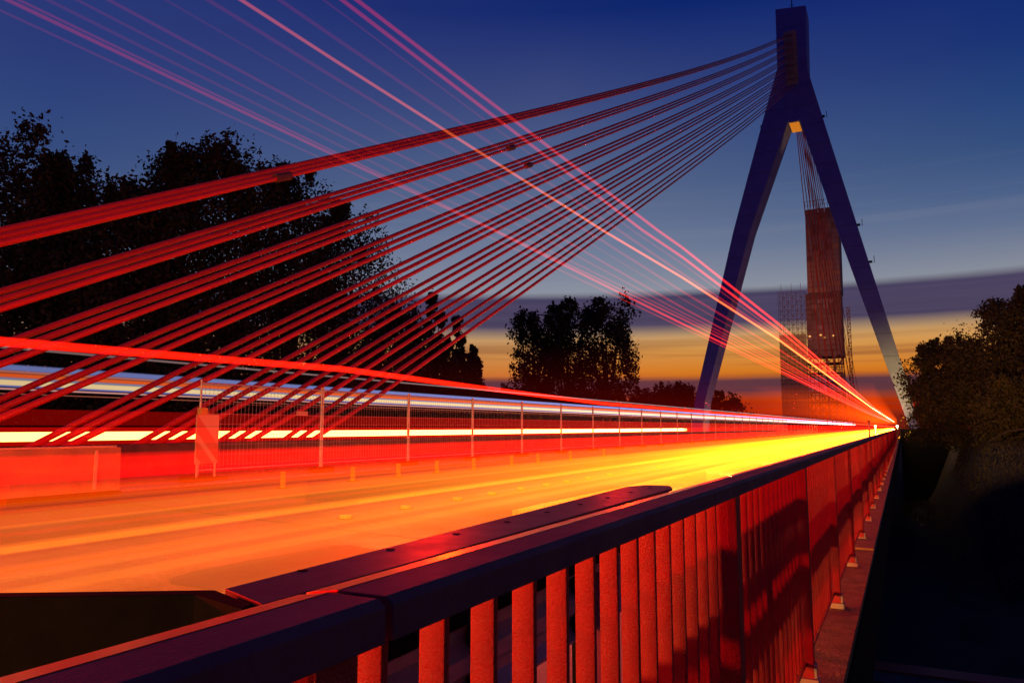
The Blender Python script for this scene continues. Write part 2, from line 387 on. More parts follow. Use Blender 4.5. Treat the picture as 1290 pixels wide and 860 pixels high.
# lane delineators and studs
ORD9 = ['first', 'second', 'third', 'fourth', 'fifth', 'sixth', 'seventh', 'eighth', 'ninth', 'tenth', 'eleventh']
dl = MB().box(-.05, .05, -.015, .015, .01, .30).mesh('blade', YELP, .004); db = MB().box(-.10, .10, -.10, .10, 0, .0099).mesh('base', DARKST)
for i, y in enumerate((10.6, 12.6, 14.2, 15.8, 17.6, 19.8, 21.6, 24.2, 27.5)):
    r = root('lane_post', (-10.2, y, RZ(-10.2)+.002), 'small yellow flexible lane post on the road below the site fence', 'lane post', 'yellow lane posts near the median'); r['label'] = ORD9[i] + ' small yellow lane post on the road below the site fence, counted from the left'
    link('blade', dl, r); link('base', db, r)
sm = MB().box(-.06, .06, -.05, .05, 0, .05).mesh('reflector', YELP, .012); sb = MB().box(-.09, .09, -.08, .08, -.004, .004).mesh('base', DARKST)
for i, y in enumerate((8.2, 9.6, 11.1, 12.3, 13.5, 14.7, 15.8, 17.1, 18.6, 20.5, 23)):
    r = root('road_stud', (-6.75, y, RZ(-6.75)+.006), 'yellow reflector stud on the middle lane line of the road', 'road stud', 'yellow studs along the lane line'); r['label'] = ORD9[i] + ' yellow reflector stud on the lane line, counted from the nearest'
    link('reflector', sm, r, (0, 0, .002)); link('base', sb, r)
# far parapet of the other carriageway
r = root('far_railing', (-26.7, 0, .22), 'low dark steel railing along the far edge of the other carriageway', 'railing')
MB().box(-.04, .04, YB, 300, .95, 1.0).obj('handrail', DARKST, r); MB().box(-.02, .02, YB, 300, .1, .13).obj('bottom_rail', DARKST, r)
fb = MB()
for y in np.arange(-4, 200, .4): fb.box(-.012, .012, y, y+.03, .13, .95)
o = fb.obj('bars', DARKST, r); o['kind'] = 'stuff'

# ------------------------------------------------------------------ pylon
P = root('pylon', (-13, 117, -8), 'tall blue grey A shaped bridge pylon straddling the deck', 'pylon')
def prel(mb):
    mb.v = [(x+13, y-117, z+8) for x, y, z in mb.v]; return mb
YA, YZ = 117, 121.5
# head block and both legs cut from one outline; anchor recess in front
head = [(-14.22, 65.8), (-14.31, 56.2), (-16.95, 47.6), (-13.03, 47.6), (-13.00, 47.3), (-11.50, 47.3), (-11.44, 47.6), (-8.28, 47.6), (-10.05, 55.4), (-9.84, 65.3)]
prel(mb := MB().prism(head, 1, YA, YZ)); mb.obj('head', PYLM, P, .05)
leftleg = [(-16.95, 47.598), (-21.68, 31.6), (-28.42, 5.3), (-30.4, -8.2), (-28.2, -8.2), (-26.85, 5.3), (-19.15, 31.4), (-13.03, 47.598)]
prel(mb := MB().prism(leftleg, 1, YA, YZ)); mb.obj('leg', PYLM, P, .05)
rightleg = [(-11.44, 47.598), (-6.94, 29.8), (-.61, 6.6), (.60, 2.3), (3.4, -8.2), (5.0, -8.2), (1.75, 2.3), (1.14, 6.6), (-4.12, 29.5), (-8.28, 47.598)]
prel(mb := MB().prism(rightleg, 1, YA, YZ)); mb.obj('leg', PYLM, P, .05)
SOFF = mat('lit_soffit_tone', (.75, .45, .16), .7)  # orange lamp light on the underside put into its colour
prel(mb := MB().box(-12.95, -11.53, YA+.15, YZ-.15, 47.24, 47.298)); mb.obj('soffit', SOFF, P)
ANCH = mat('anchor_panel_coat', (.30, .24, .22), .8, noise=(1.2, (.2, .16, .16), .8))
for i in range(11):
    z = 53.2 + i*.78
    prel(mb := MB().box(-13.15, -11.35, YA-.10, YA-.004, z, z+.72)); mb.obj('anchor_panel', ANCH, P, .02)
for z, zz in ((48.2, 48.6), (31, 31.4), (25.4, 25.8)):
    t = (47.6-z)/26.2
    prel(mb := MB().box(-17.0-6*t-.4, -16.9-6*t+.2, YA+1, YA+1.5, z-.5, z-.2)); mb.obj('lamp_bracket', DARKST, P)
    prel(mb := MB().box(-8.2+.235*(47.6-z)-.4, -8.2+.235*(47.6-z)+.35, YA+1, YA+1.5, z-.5, z-.25)); mb.obj('lamp_bracket', DARKST, P)
    prel(mb := MB().tube([(-8.0+.235*(47.6-z)+.4, YA+1.5, z-.5), (-8.0+.235*(47.6-z)+.4, YA+1.5, z+.5)], .05, 6)); mb.obj('bracket_rod', DARKST, P)
prel(mb := MB().box(-.28, 5.6, 114.5, 116.9, -8.2, 1.2)); mb.obj('leg_shade_block', DARKST, P, .1)  # dark block added for the shadow below the right leg
r = root('antenna', (-12.0, 119, 65.3), 'thin antenna mast on top of the pylon head', 'antenna')
MB().tube([(0, 0, 0), (0, 0, 2.6)], .08, 6).obj('mast', DARKST, r); MB().tube([(-.35, 0, 1.6), (.35, 0, 1.6)], .04, 6).obj('cross_arm', DARKST, r)

# ------------------------------------------------------------------ stay cables: eight groups of three
groups = [
 [(7.18, 4.60), (21.16, 11.41), (39.71, 20.67), (66.44, 34.16), (116.5, 60.9)],
 [(7.26, 3.55), (21.18, 10.35), (39.66, 19.54), (116.5, 59.6)],
 [(7.32, 2.64), (21.2, 9.38), (39.61, 18.53), (116.5, 58.5)],
 [(6.9, 1.5), (21.22, 8.40), (39.56, 17.53), (116.5, 57.3)],
 [(15.69, 4.70), (21.23, 7.42), (39.51, 16.49), (116.5, 56.1)],
 [(15.73, 3.69), (21.25, 6.42), (39.46, 15.46), (116.5, 55.0)],
 [(15.77, 2.69), (21.27, 5.45), (39.41, 14.41), (116.5, 53.9)],
 [(15.81, 1.69), (21.29, 4.46), (39.36, 13.27), (116.5, 52.8)]]
ORD = ['topmost', 'second', 'third', 'fourth', 'fifth', 'sixth', 'seventh', 'lowest']
WHC = ['near', 'middle', 'far']
CLAMP = mat('stay_clamp_steel', (.08, .03, .03), .6)
for gi, g in enumerate(groups):
    a = np.polyfit([p[0] for p in g], [p[1] for p in g], 2)
    ze = .36; disc = math.sqrt(a[1]**2-4*a[0]*(a[2]-ze)); ya = (-a[1]+disc)/(2*a[0])
    for k, dx in enumerate((.4, 0, -.4)):
        rr = root('stay_cable', (-13.5+dx, ya, .36), f'{WHC[k]} red cable of the {ORD[gi]} group of three stays to the pylon', 'stay cable', 'stay cables from the median to the pylon')
        pts = []
        for i in range(25):
            t = (i/24)**1.0; y = ya + (116.95-ya)*t
            x = -13.5+dx + (-12.3+dx*.9 + 13.5 - dx)*t
            pts.append((x+13.5-dx, y-ya, a[0]*y*y+a[1]*y+a[2]-.36-(.275*dx if i else 0)))
        MB().tube(pts, .060, 12).obj('sheath', STAYM, rr, smooth=True)
        d = (Vector(pts[1])-Vector(pts[0])).normalized()
        MB().tube([d*-.1, d*.9], .11, 10).obj('anchor_pipe', PAINT, rr)
        if gi < 3 and k == 0:
            q = Vector(pts[3 if gi == 0 else 5]); MB().tube([q-d*.25, q+d*.25], .11, 8).obj('clamp', CLAMP, rr)
# stays on the far side of the pylon
for gi in range(7):
    zt = 60 - gi*1.1; yb = 330 - gi*26
    for k, dx in enumerate((.5, -.5)):
        rr = root('far_stay_cable', (-13.5+dx, yb, .36), 'dark cable running down from the pylon to the far deck seen between its legs', 'stay cable', 'stay cables beyond the pylon')
        pts = [((1.3)*(1-t)+.0, (122-yb)*(1-t), (zt-.36)*(1-t) - 4*1.6*t*(1-t)) for t in [i/10 for i in range(11)]]
        MB().tube(pts, .075, 6).obj('sheath', STAYM, rr, smooth=True)

# ------------------------------------------------------------------ half built tower with scaffold
TY = 340
T = root('unfinished_tower', (-28.5, TY, -8), 'unfinished tower clad in formwork boards above open framework, beyond the pylon', 'tower')
def trel(mb):
    mb.v = [(x+28.5, y-TY, z+8) for x, y, z in mb.v]; return mb
STEEL = mat('tower_steel', (.16, .07, .06), .7, noise=(.4, (.1, .05, .05), .8))
trel(mb := MB().prism([(-33.0, 58), (-20.4, 58), (-20.0, 93), (-32.6, 93)], 1, TY+.6, TY+15)); mb.obj('core', STEEL, T)
pan = {}
for r_ in range(16):
    for c in range(5):
        z0 = 58.2+r_*2.28; x0 = -33.1+c*2.6 + (z0-58)*.012
        m_ = random.choice([CLAD, CLAD, CLAD2, STEEL]) if r_ > 5 else random.choice([CLAD2, CLAD2, CLAD])
        if m_.name not in pan: pan[m_.name] = MB().box(0, 2.48, 0, .3, 0, 2.14).mesh('cladding_panel', m_, .03)
        link('cladding_panel', pan[m_.name], T, (x0+28.5, .05+random.random()*.2, z0+8))
for r_ in range(16):
    for c in range(4):
        z0 = 58.2+r_*2.28
        if 'side' not in pan: pan['side'] = MB().box(0, .3, 0, 3.4, 0, 2.14).mesh('side_panel', CLAD, .03)
        link('side_panel', pan['side'], T, (8.2+(z0-58)*.012, .8+c*3.55, z0+8))
mb = MB()
for x in np.arange(-32.6, -19.9, 1.8): mb.tube([(x, TY, 93), (x, TY, 98.3)], .10, 4)
for z in (94.4, 96.3, 98.2): mb.tube([(-32.6, TY, z), (-20.1, TY, z)], .09, 4); mb.tube([(-20.1, TY, z), (-20.1, TY+15, z)], .09, 4)
trel(mb); o = mb.obj('top_guard_rail', STEEL, T)
trel(mb := MB().box(-34.0, -20.3, TY+.2, TY+13, 31, 57.9)); mb.obj('dark_section', STEEL, T)
fbm = [MB().box(0, 1.95, -.2, 0, 0, 1.9).mesh('formwork_board', m_, .03) for m_ in (STEEL, BRNST, CLAD, BRNST)]
for r_ in range(12):
    for c in range(6):
        if random.random() < .85: link('formwork_board', random.choice(fbm[:2]+fbm), T, (-34.0+c*2.28+28.5, .15-random.random()*.5, 31.4+r_*2.2+8))
BULB = emit_mat('site_lamp', (1, .42, .1), 1.2)
for x, z in ((-32.9, 39.6), (-28.6, 39.9), (-27.2, 38.8), (-23.6, 39.4)):
    MB().box(x-.4+28.5, x+.4+28.5, -1, -.7, z+8-.3, z+8+.3).obj('site_lamp', BULB, T)
mb = MB()
def lattice(mb, x0, x1, z0, z1, y, n, m, r=.13, diag=True, yy=None):
    for i in range(n+1):
        x = x0+(x1-x0)*i/n; mb.tube([(x, y, z0), (x, y, z1)], r, 4)
    for j in range(m+1):
        z = z0+(z1-z0)*j/m; mb.tube([(x0, y, z), (x1, y, z)], r*.8, 4)
    if diag:
        for i in range(n):
            for j in range(m):
                xa = x0+(x1-x0)*i/n; xb = x0+(x1-x0)*(i+1)/n; za = z0+(z1-z0)*j/m; zb = z0+(z1-z0)*(j+1)/m
                if (i+j) % 2: xa, xb = xb, xa
                mb.tube([(xa, y, za), (xb, y, zb)], r*.7, 4)
lattice(mb, -34.6, -21.0, -8, 31, TY, 5, 14, .24); lattice(mb, -34.6, -21.0, -8, 31, TY+12, 4, 10, .28)
for z in np.arange(-4, 30, 4): mb.box(-34.6, -21, TY, TY+12, z, z+.15)
trel(mb); o = mb.obj('framework', STEEL, T); o['kind'] = 'stuff'
for x, y, z, pw in ((-20, TY-30, 46, 11000), (-44, TY-24, 66, 5000), (-30, TY-14, 38, 2200)):
    lamp('site_light', 'POINT', (x, y, z), pw, (1, .34, .22), shadow_soft_size=.4)
T2 = root('scaffold_tower', (-40, TY, -8), 'slender lattice scaffold standing left of the unfinished tower', 'scaffold')
mb = MB(); lattice(mb, 5.4-10.6, 5.6, 0, 67.5, 0, 6, 34, .10, False); lattice(mb, -5.2, 5.6, 0, 67.5, 5, 6, 34, .10, True)
for x in (-3.8, .4, 4.2): mb.tube([(x, 0, 67), (x, 0, 71)], .09, 4)
o = mb.obj('scaffold_frame', STEEL, T2); o['kind'] = 'stuff'
# debris netting sheets
nm = bpy.data.materials.new('netting_gauze'); nm.use_nodes = True; t = NT(nm.node_tree); b = t.n['Principled BSDF']
b.inputs['Base Color'].default_value = (.22, .10, .07, 1); b.inputs['Roughness'].default_value = .9; b.inputs['Alpha'].default_value = .55
net = MB().box(-2.65, 2.65, -.2, -.15, 0, 9.2).mesh('netting_sheet', nm)
for i in range(5):
    for j in range(2): link('netting_sheet', net, T2, (-2.5+j*5.4, 0, 2+i*9.4))
r = root('hoist_mast', (-17.6, TY, -8), 'thin ladder-like hoist mast right of the unfinished tower', 'hoist mast')
mb = MB(); lattice(mb, -.55, .55, 0, 59, 0, 1, 44, .14, True); lattice(mb, -.55, .55, 0, 59, 1.1, 1, 44, .12, True); mb.tube([(-4.5, 0, 39), (0, 0, 39)], .15, 4); mb.tube([(-3.6, 0, 18), (-3.6, 0, 50)], .12, 4)
o = mb.obj('mast_frame', STEEL, r); o['kind'] = 'stuff'

# ------------------------------------------------------------------ trees
def leaf_mesh(name, centres, radii, per, size, m, squash=1.0):
    """clumps of small leaf faces filling ellipsoid lobes"""
    vs = []
    for (c, r_), n in zip(zip(centres, radii), per):
        d = rng.normal(size=(n, 3)); d /= np.linalg.norm(d, axis=1)[:, None]
        rad = (rng.random(n)**.45)[:, None] * (.75+.35*rng.random(n))[:, None]
        # sub-clumping
        k = max(6, n//55); cc = rng.normal(size=(k, 3)); cc /= np.linalg.norm(cc, axis=1)[:, None]; cc *= (rng.random(k)**.5)[:, None]*1.0
        idx = rng.integers(0, k, n)
        p = np.where(rng.random(n)[:, None] < .78, cc[idx] + rng.normal(size=(n, 3))*.16, d*rad)
        vs.append(p*np.array(r_) + np.array(c))
    P_ = np.concatenate(vs); n = len(P_)
    u = rng.normal(size=(n, 3)); u /= np.linalg.norm(u, axis=1)[:, None]
    v = np.cross(u, rng.normal(size=(n, 3))); v /= np.linalg.norm(v, axis=1)[:, None]
    s = size*(.6+.8*rng.random(n))[:, None]
    V = np.stack([P_-u*s, P_-v*s*.55, P_+u*s, P_+v*s*.55], 1).reshape(-1, 3).astype(np.float32)
    me = bpy.data.meshes.new(name); me.vertices.add(len(V)); me.vertices.foreach_set('co', V.ravel())
    me.loops.add(4*n); me.loops.foreach_set('vertex_index', np.arange(4*n, dtype=np.int32))
    me.polygons.add(n); me.polygons.foreach_set('loop_start', np.arange(0, 4*n, 4, dtype=np.int32)); me.polygons.foreach_set('loop_total', np.full(n, 4, np.int32))
    me.update(); me.validate(); me.materials.append(m); return me
def tree(name, x, y, zb, H, Wd, label, cat, m=LEAF, n=16000, size=.17, shape='poplar', group=None, low=.2):
    r = root(name, (x, y, zb), label, cat, group)
    nl = 16; cs, rs, per = [], [], []; tb = MB(); h = H
    tb.tube([(0, 0, -.3), (.1, 0, h*.25), (.25, .1, h*.5), (.1, .2, h*.8)], [h*.02, h*.016, h*.011, h*.003], 8)
    for i in range(nl):
        t = low + (1-low)*(i+.5)/nl
        if shape == 'poplar': prof_ = math.sin(math.pi*min(1, (t-low+.12)/(1.05-low+.12)))**.6
        elif shape == 'cone': prof_ = min(1.0, max(.2, 1.12-t)*1.5)
        elif shape == 'fan': prof_ = .35+.65*math.sin(math.pi*min(1, (t-low*.5)/(1.15-low*.5)))
        else: prof_ = math.sin(math.pi*min(1, .2+.75*(t-low)/(1-low)))**.5
        a = i*2.4+random.random(); off = Wd*.5*prof_*(.35+.5*random.random())
        rr_ = Wd*.5*prof_*(.46+.25*random.random())
        if shape == 'fan': rr_ *= .9
        c = (math.cos(a)*off, math.sin(a)*off, min(h*t, h-rr_*.95))
        cs.append(c); rs.append((rr_, rr_, rr_*(1.25 if shape != 'bush' else .9)*(1.0+.25*random.random()))); per.append(int(n/nl*(.5+prof_)))
        tb.tube([(.1, .05, h*t*.45), (c[0]*.45, c[1]*.45, h*t*.62), c], [h*.008, h*.005, h*.0015], 5)
    for j in range(5):      # tip sprays
        a = random.random()*6.28; k = random.randrange(nl//2, nl)
        c = cs[k]; rr_ = rs[k][0]*.45
        cs.append((c[0]+math.cos(a)*rr_, c[1]+math.sin(a)*rr_, min(h, c[2]+rs[k][2]*.95))); rs.append((rr_*.7, rr_*.7, rr_*1.1)); per.append(int(n/nl*.22))
    tb.obj('trunk', BARK, r, smooth=True)
    link('crown', leaf_mesh('crown', cs, rs, per, size, m), r)
    return r
GL = 'tall trees left of the bridge'
for i, (x, y, H, Wd, lab) in enumerate((
    (-52, 27, 28.5, 13, 'tall dark broadleaf tree at the left edge of the photo'),
    (-50, 30.5, 27.5, 11, 'tall dark tree with a thin ragged top, second from the left edge'),
    (-46, 32, 25.5, 12, 'dark tree with a lower open top above the top stays'),
    (-46, 36.5, 29.2, 11, 'dark tree with twin tops standing left of the widest crown'),
    (-46, 41.5, 31.2, 12.5, 'tallest dark tree with a broad dense crown behind the stays'),
    (-46, 47.5, 31.6, 13, 'dark round topped tree on the right shoulder of the tall row'),
    (-47, 56, 30.0, 12, 'dark leaning tree at the right end of the tall row'))):
    tree('broadleaf_tree', x, y, -8, H, Wd, lab, 'tree', LEAF, 23000, .165, 'poplar', GL)
for x, y, H, Wd, lab, sh in (
    (-55, 76, 24, 9, 'dark tree with spiky top just right of the tall row', 'poplar'),
    (-57, 87, 27.5, 8, 'pointed dark tree rising behind the lowest stays', 'cone'),
    (-60, 98, 26, 9, 'second pointed dark tree behind the lowest stays', 'cone'),
    (-62, 107, 22.5, 8, 'small pointed tree stepping down towards the gap of sky', 'cone')):
    tree('broadleaf_tree' if sh == 'poplar' else 'pointed_tree', x, y, -8, H, Wd, lab, 'tree', LEAF, 16000, .24, sh, 'trees behind the lowest stays')
for x, y, H, Wd, lab in (
    (-73, 152, 34.5, 13, 'left tree of the three fan shaped trees against the sunset'),
    (-64, 150, 36, 14, 'middle tree of the three fan shaped trees, with sky gaps'),
    (-55, 150, 36, 14, 'right tree of the three fan shaped trees, leaning outwards')):
    tree('fan_tree', x, y, -8, H, Wd, lab, 'tree', LEAF, 8500, .34, 'fan', 'three fan shaped trees on the horizon', low=.32)
bushes = [(-98, 180, 20, 18), (-86, 175, 19, 18), (-72, 172, 17, 16), (-56, 185, 19, 18), (-50, 190, 20, 16), (-43, 200, 18, 16), (-60, 140, 15, 14), (-70, 135, 16, 14), (-80, 130, 19, 14), (-74, 112, 18, 13), (-66, 120, 15, 12), (-90, 100, 20, 16)]
BL = ['low dark tree at the far left behind the pointed trees', 'low dark tree left of the fan shaped trees', 'rounded dark tree at the foot of the fan shaped trees', 'dark bushy tree right of the fan shaped trees', 'dark round bush crown near the left pylon leg', 'smaller dark bush touching the left pylon leg', 'low bush below the middle fan shaped tree', 'low bush below the left fan shaped tree', 'dark thicket tree left of the sky gap', 'dark tree below the pointed trees', 'small dark tree closing the tree line before the sky gap', 'dark tree hidden behind the leftmost pointed tree']
for (x, y, H, Wd), lab in zip(bushes, BL):
    tree('low_tree', x, y, -8, H, Wd, lab, 'tree', LEAF, 9000, .36, 'bush', 'low trees along the horizon', low=.1)
for (x, y, H, Wd), lab in zip([(-62, 290, 12, 15), (-75, 330, 14, 22), (-48, 300, 13, 10), (-90, 350, 14, 30)], ['small far tree on the horizon seen between the pylon legs', 'long far hedge tree beyond the left pylon leg', 'small dark tree at the foot of the scaffold', 'distant tree on the horizon left of the pylon']):
    tree('far_tree', x, y, -8, H, Wd, lab, 'tree', LEAF, 4000, .5, 'bush', 'far trees between the pylon legs', low=.05)
# undergrowth left: dense hedge under the tall trees
cs, rs, per = [], [], []
for i in range(46):
    t = i/45; x = -44-20*t+random.uniform(-3, 3)-6; y = 14+100*t
    cs.append((x, y, -4+random.random()*2.5)); rs.append((4.2, 4.5, 6.2+random.random()*2.5)); per.append(700)
o = link('undergrowth', leaf_mesh('undergrowth', cs, rs, per, .36, LEAF)); tag(o, 'dense dark undergrowth below the tall trees on the left', 'undergrowth', kind='stuff')
GR = 'trees on the right bank'
for x, y, H, Wd, lab, n in (
    (4.3, 98, 19.3, 7.5, 'lower olive tree whose twigs touch the right pylon leg', 16000),
    (6.9, 92, 18.2, 8, 'olive brown tree between the pylon leg tree and the tall right tree', 15000),
    (10.3, 86, 22.4, 9.5, 'tall dark olive tree with a bushy top at the right edge', 22000),
    (14.5, 84, 22.5, 10, 'tall tree cut off by the right edge of the photo', 16000),
    (8.8, 80, 13.6, 6.0, 'low spreading bush in front of the tall right tree', 12000),
    (12.5, 77, 15.0, 7, 'low bush at the right edge above the dark bank', 12000)):
    tree('bank_tree', x, y, -.25, H-8.0, Wd, lab, 'tree', LEAFR, n, .16, 'bush', GR, low=.06)
r = root('dead_branch', (9.2, 71, .2), 'pale bare branch arching out of the low bushes on the right bank', 'branch')
MB().tube([(-3.2, 0, .1), (-1.8, 0, .9), (0, 0, 1.2), (1.8, 0, 1.0), (4, 0, .6)], [.03, .05, .06, .08, .1], 6).obj('limb', WHT if False else BARK, r)
MB().tube([(-2.0, 0, .3), (-.6, 0, .55), (.8, 0, .7), (2.6, .2, .9)], [.02, .03, .04, .05], 6).obj('twig', BARK, r)

# right bank terrain
def bank_z(x, y):
    q = min(1, max(0, (y-48)/22)); q = q*q*(3-2*q); p = min(1, max(0, (x-2.2)/4.2)); p = p*p*(3-2*p)
    return -8.25 + 8.2*q*p
mb = MB(); nx, ny = 26, 40
GRASS = mat('bank_grass', (.022, .018, .010), .95, noise=(.5, (.009, .008, .006), 1.0), bump=(6, .8, .08))
for j in range(ny+1):
    y = 26+j*4.2
    for i in range(nx+1):
        x = 1.9+i*i*.10
        h = bank_z(x, y) + .2*math.sin(x*1.3+y*.4)*math.cos(y*.31)
        if x < 2.0: h = -8.3
        mb.v.append((x, y, max(h, -8.3)))
mb.f = [(j*(nx+1)+i, j*(nx+1)+i+1, (j+1)*(nx+1)+i+1, (j+1)*(nx+1)+i) for j in range(ny) for i in range(nx)]
struct('river_bank', mb, GRASS, smooth=True)
# grass tufts on the bank
n = 15000; gx = 4.4+rng.random(n)*14; gy = 50+rng.random(n)*45
hz = np.array([bank_z(a, b) for a, b in zip(gx, gy)]) + .02
hh0 = 0
V = np.zeros((n, 3, 3), np.float32); dx = rng.normal(size=n)*.14; hh = .12+.32*rng.random(n)**2
V[:, 0] = np.stack([gx-.04, gy, hz], 1); V[:, 1] = np.stack([gx+.04, gy, hz], 1); V[:, 2] = np.stack([gx+dx, gy+.1*rng.normal(size=n), hz+hh], 1)
me = bpy.data.meshes.new('grass'); me.from_pydata(V.reshape(-1, 3).tolist(), [], [(3*i, 3*i+1, 3*i+2) for i in range(n)])
me.materials.append(mat('dry_grass', (.05, .038, .018), .9, noise=(.9, (.015, .012, .008), 1.0))); o = link('grass', me); tag(o, 'dry long grass growing on the dark bank below the right trees', 'grass', kind='stuff')
# pond patch
pts = []
for i in range(30):
    a = i/30*6.283; rr_ = 1+.2*math.sin(3*a+1)+.14*math.sin(7*a)+.1*math.sin(11*a)
    pts.append((1.3+1.6*rr_*math.cos(a), 99+11*rr_*math.sin(a), -8.12))
WAT = mat('water', (.01, .014, .03), .3, bump=(1.6, 1.0, .9))
sheet('water', pts, WAT)
n = 260; a_ = rng.random(n)*6.283; q_ = .55+.6*rng.random(n); V = np.zeros((n, 3, 3), np.float32)
px_ = 1.3+1.6*q_*np.cos(a_); py_ = 99+11*q_*np.sin(a_); dx = rng.normal(size=n)*.25; hh = .3+.9*rng.random(n)
V[:, 0] = np.stack([px_-.05, py_, px_*0-8.2], 1); V[:, 1] = np.stack([px_+.05, py_, px_*0-8.2], 1); V[:, 2] = np.stack([px_+dx, py_, hh-8.2], 1)
me = bpy.data.meshes.new('reeds'); me.from_pydata(V.reshape(-1, 3).tolist(), [], [(3*i, 3*i+1, 3*i+2) for i in range(n)])
me.materials.append(LEAF); o = link('reeds', me); tag(o, 'dark reeds standing round the small patch of open water', 'reeds', kind='stuff')
# low quay wall far below the ledge
r = root('quay_wall', (1.2, 33, -8.2), 'low concrete quay wall lying far below the ledge at the bottom right', 'wall')
MB().box(-3.4, 3.0, .0, .9, .001, .42).obj('wall', CONC, r, .03); MB().box(-3.5, 3.1, -.1, 1.0, .423, .50).obj('coping', REDP, r, .02)  # coping coloured red for the red light along its edge

# ------------------------------------------------------------------ small lamps at the pylon
def signal(loc, label, h, col, stren, pw, lc):
    r = root('road_lamp', loc, label, 'lamp')
    MB().tube([(0, 0, 0), (0, 0, h)], .05, 6).obj('pole', GALV, r)
    bmh = bmesh.new(); bmesh.ops.create_uvsphere(bmh, u_segments=12, v_segments=8, radius=.15); me = bpy.data.meshes.new('bulb'); bmh.to_mesh(me); bmh.free()
    me.materials.append(emit_mat('bulb_glow', col, stren)); link('bulb', me, r, (0, 0, h+.2))
    MB().box(-.15, .15, .22, .3, h, h+.42).obj('housing', DARKST, r)
    if pw: lamp('bulb_light', 'POINT', (loc[0], loc[1]-.5, loc[2]+h+.2), pw, lc, shadow_soft_size=.25)
signal((-3.33, 116, .1), 'small yellow white lamp on a post over the road near the pylon', 1.25, (1, .6, .15), 12, 2500, (1, .5, .12))
signal((-.62, 112, .15), 'red white lamp beside the railing at the foot of the right pylon leg', 1.2, (1, .35, .2), 14, 900, (1, .55, .2))
r = root('post_marker', (-2.2, 62, .15), 'pale marker post standing between railing and bright road', 'marker post')
MB().box(-.06, .06, -.06, .06, 0, 1.6).obj('post', PALE, r, .01); MB().box(-.1, .1, -.07, .07, 1.603, 1.75).obj('cap', REDP, r, .01)
lamp('unseen_flood', 'SPOT', (-1.4, 97, .6), 52000, (1, .60, .04), (math.radians(97), 0, math.radians(-5)), spot_size=math.radians(70), spot_blend=1, shadow_soft_size=.2)
lamp('unseen_flood', 'POINT', (-24.9, 119, 1.0), 350, (1, .6, .08), shadow_soft_size=.2)
lamp('unseen_flood', 'SPOT', (-12.2, 119.2, 1.2), 60000, (1, .5, .08), (math.radians(180), 0, 0), spot_size=math.radians(7), spot_blend=.5, shadow_soft_size=.2)
lamp('unseen_flood', 'SPOT', (3.2, 52, 1.2), 6500, (1, .5, .15), (math.radians(92), 0, math.radians(-8)), spot_size=math.radians(50), spot_blend=1, shadow_soft_size=.3)  # invented unseen lamp, added to light the right bank trees

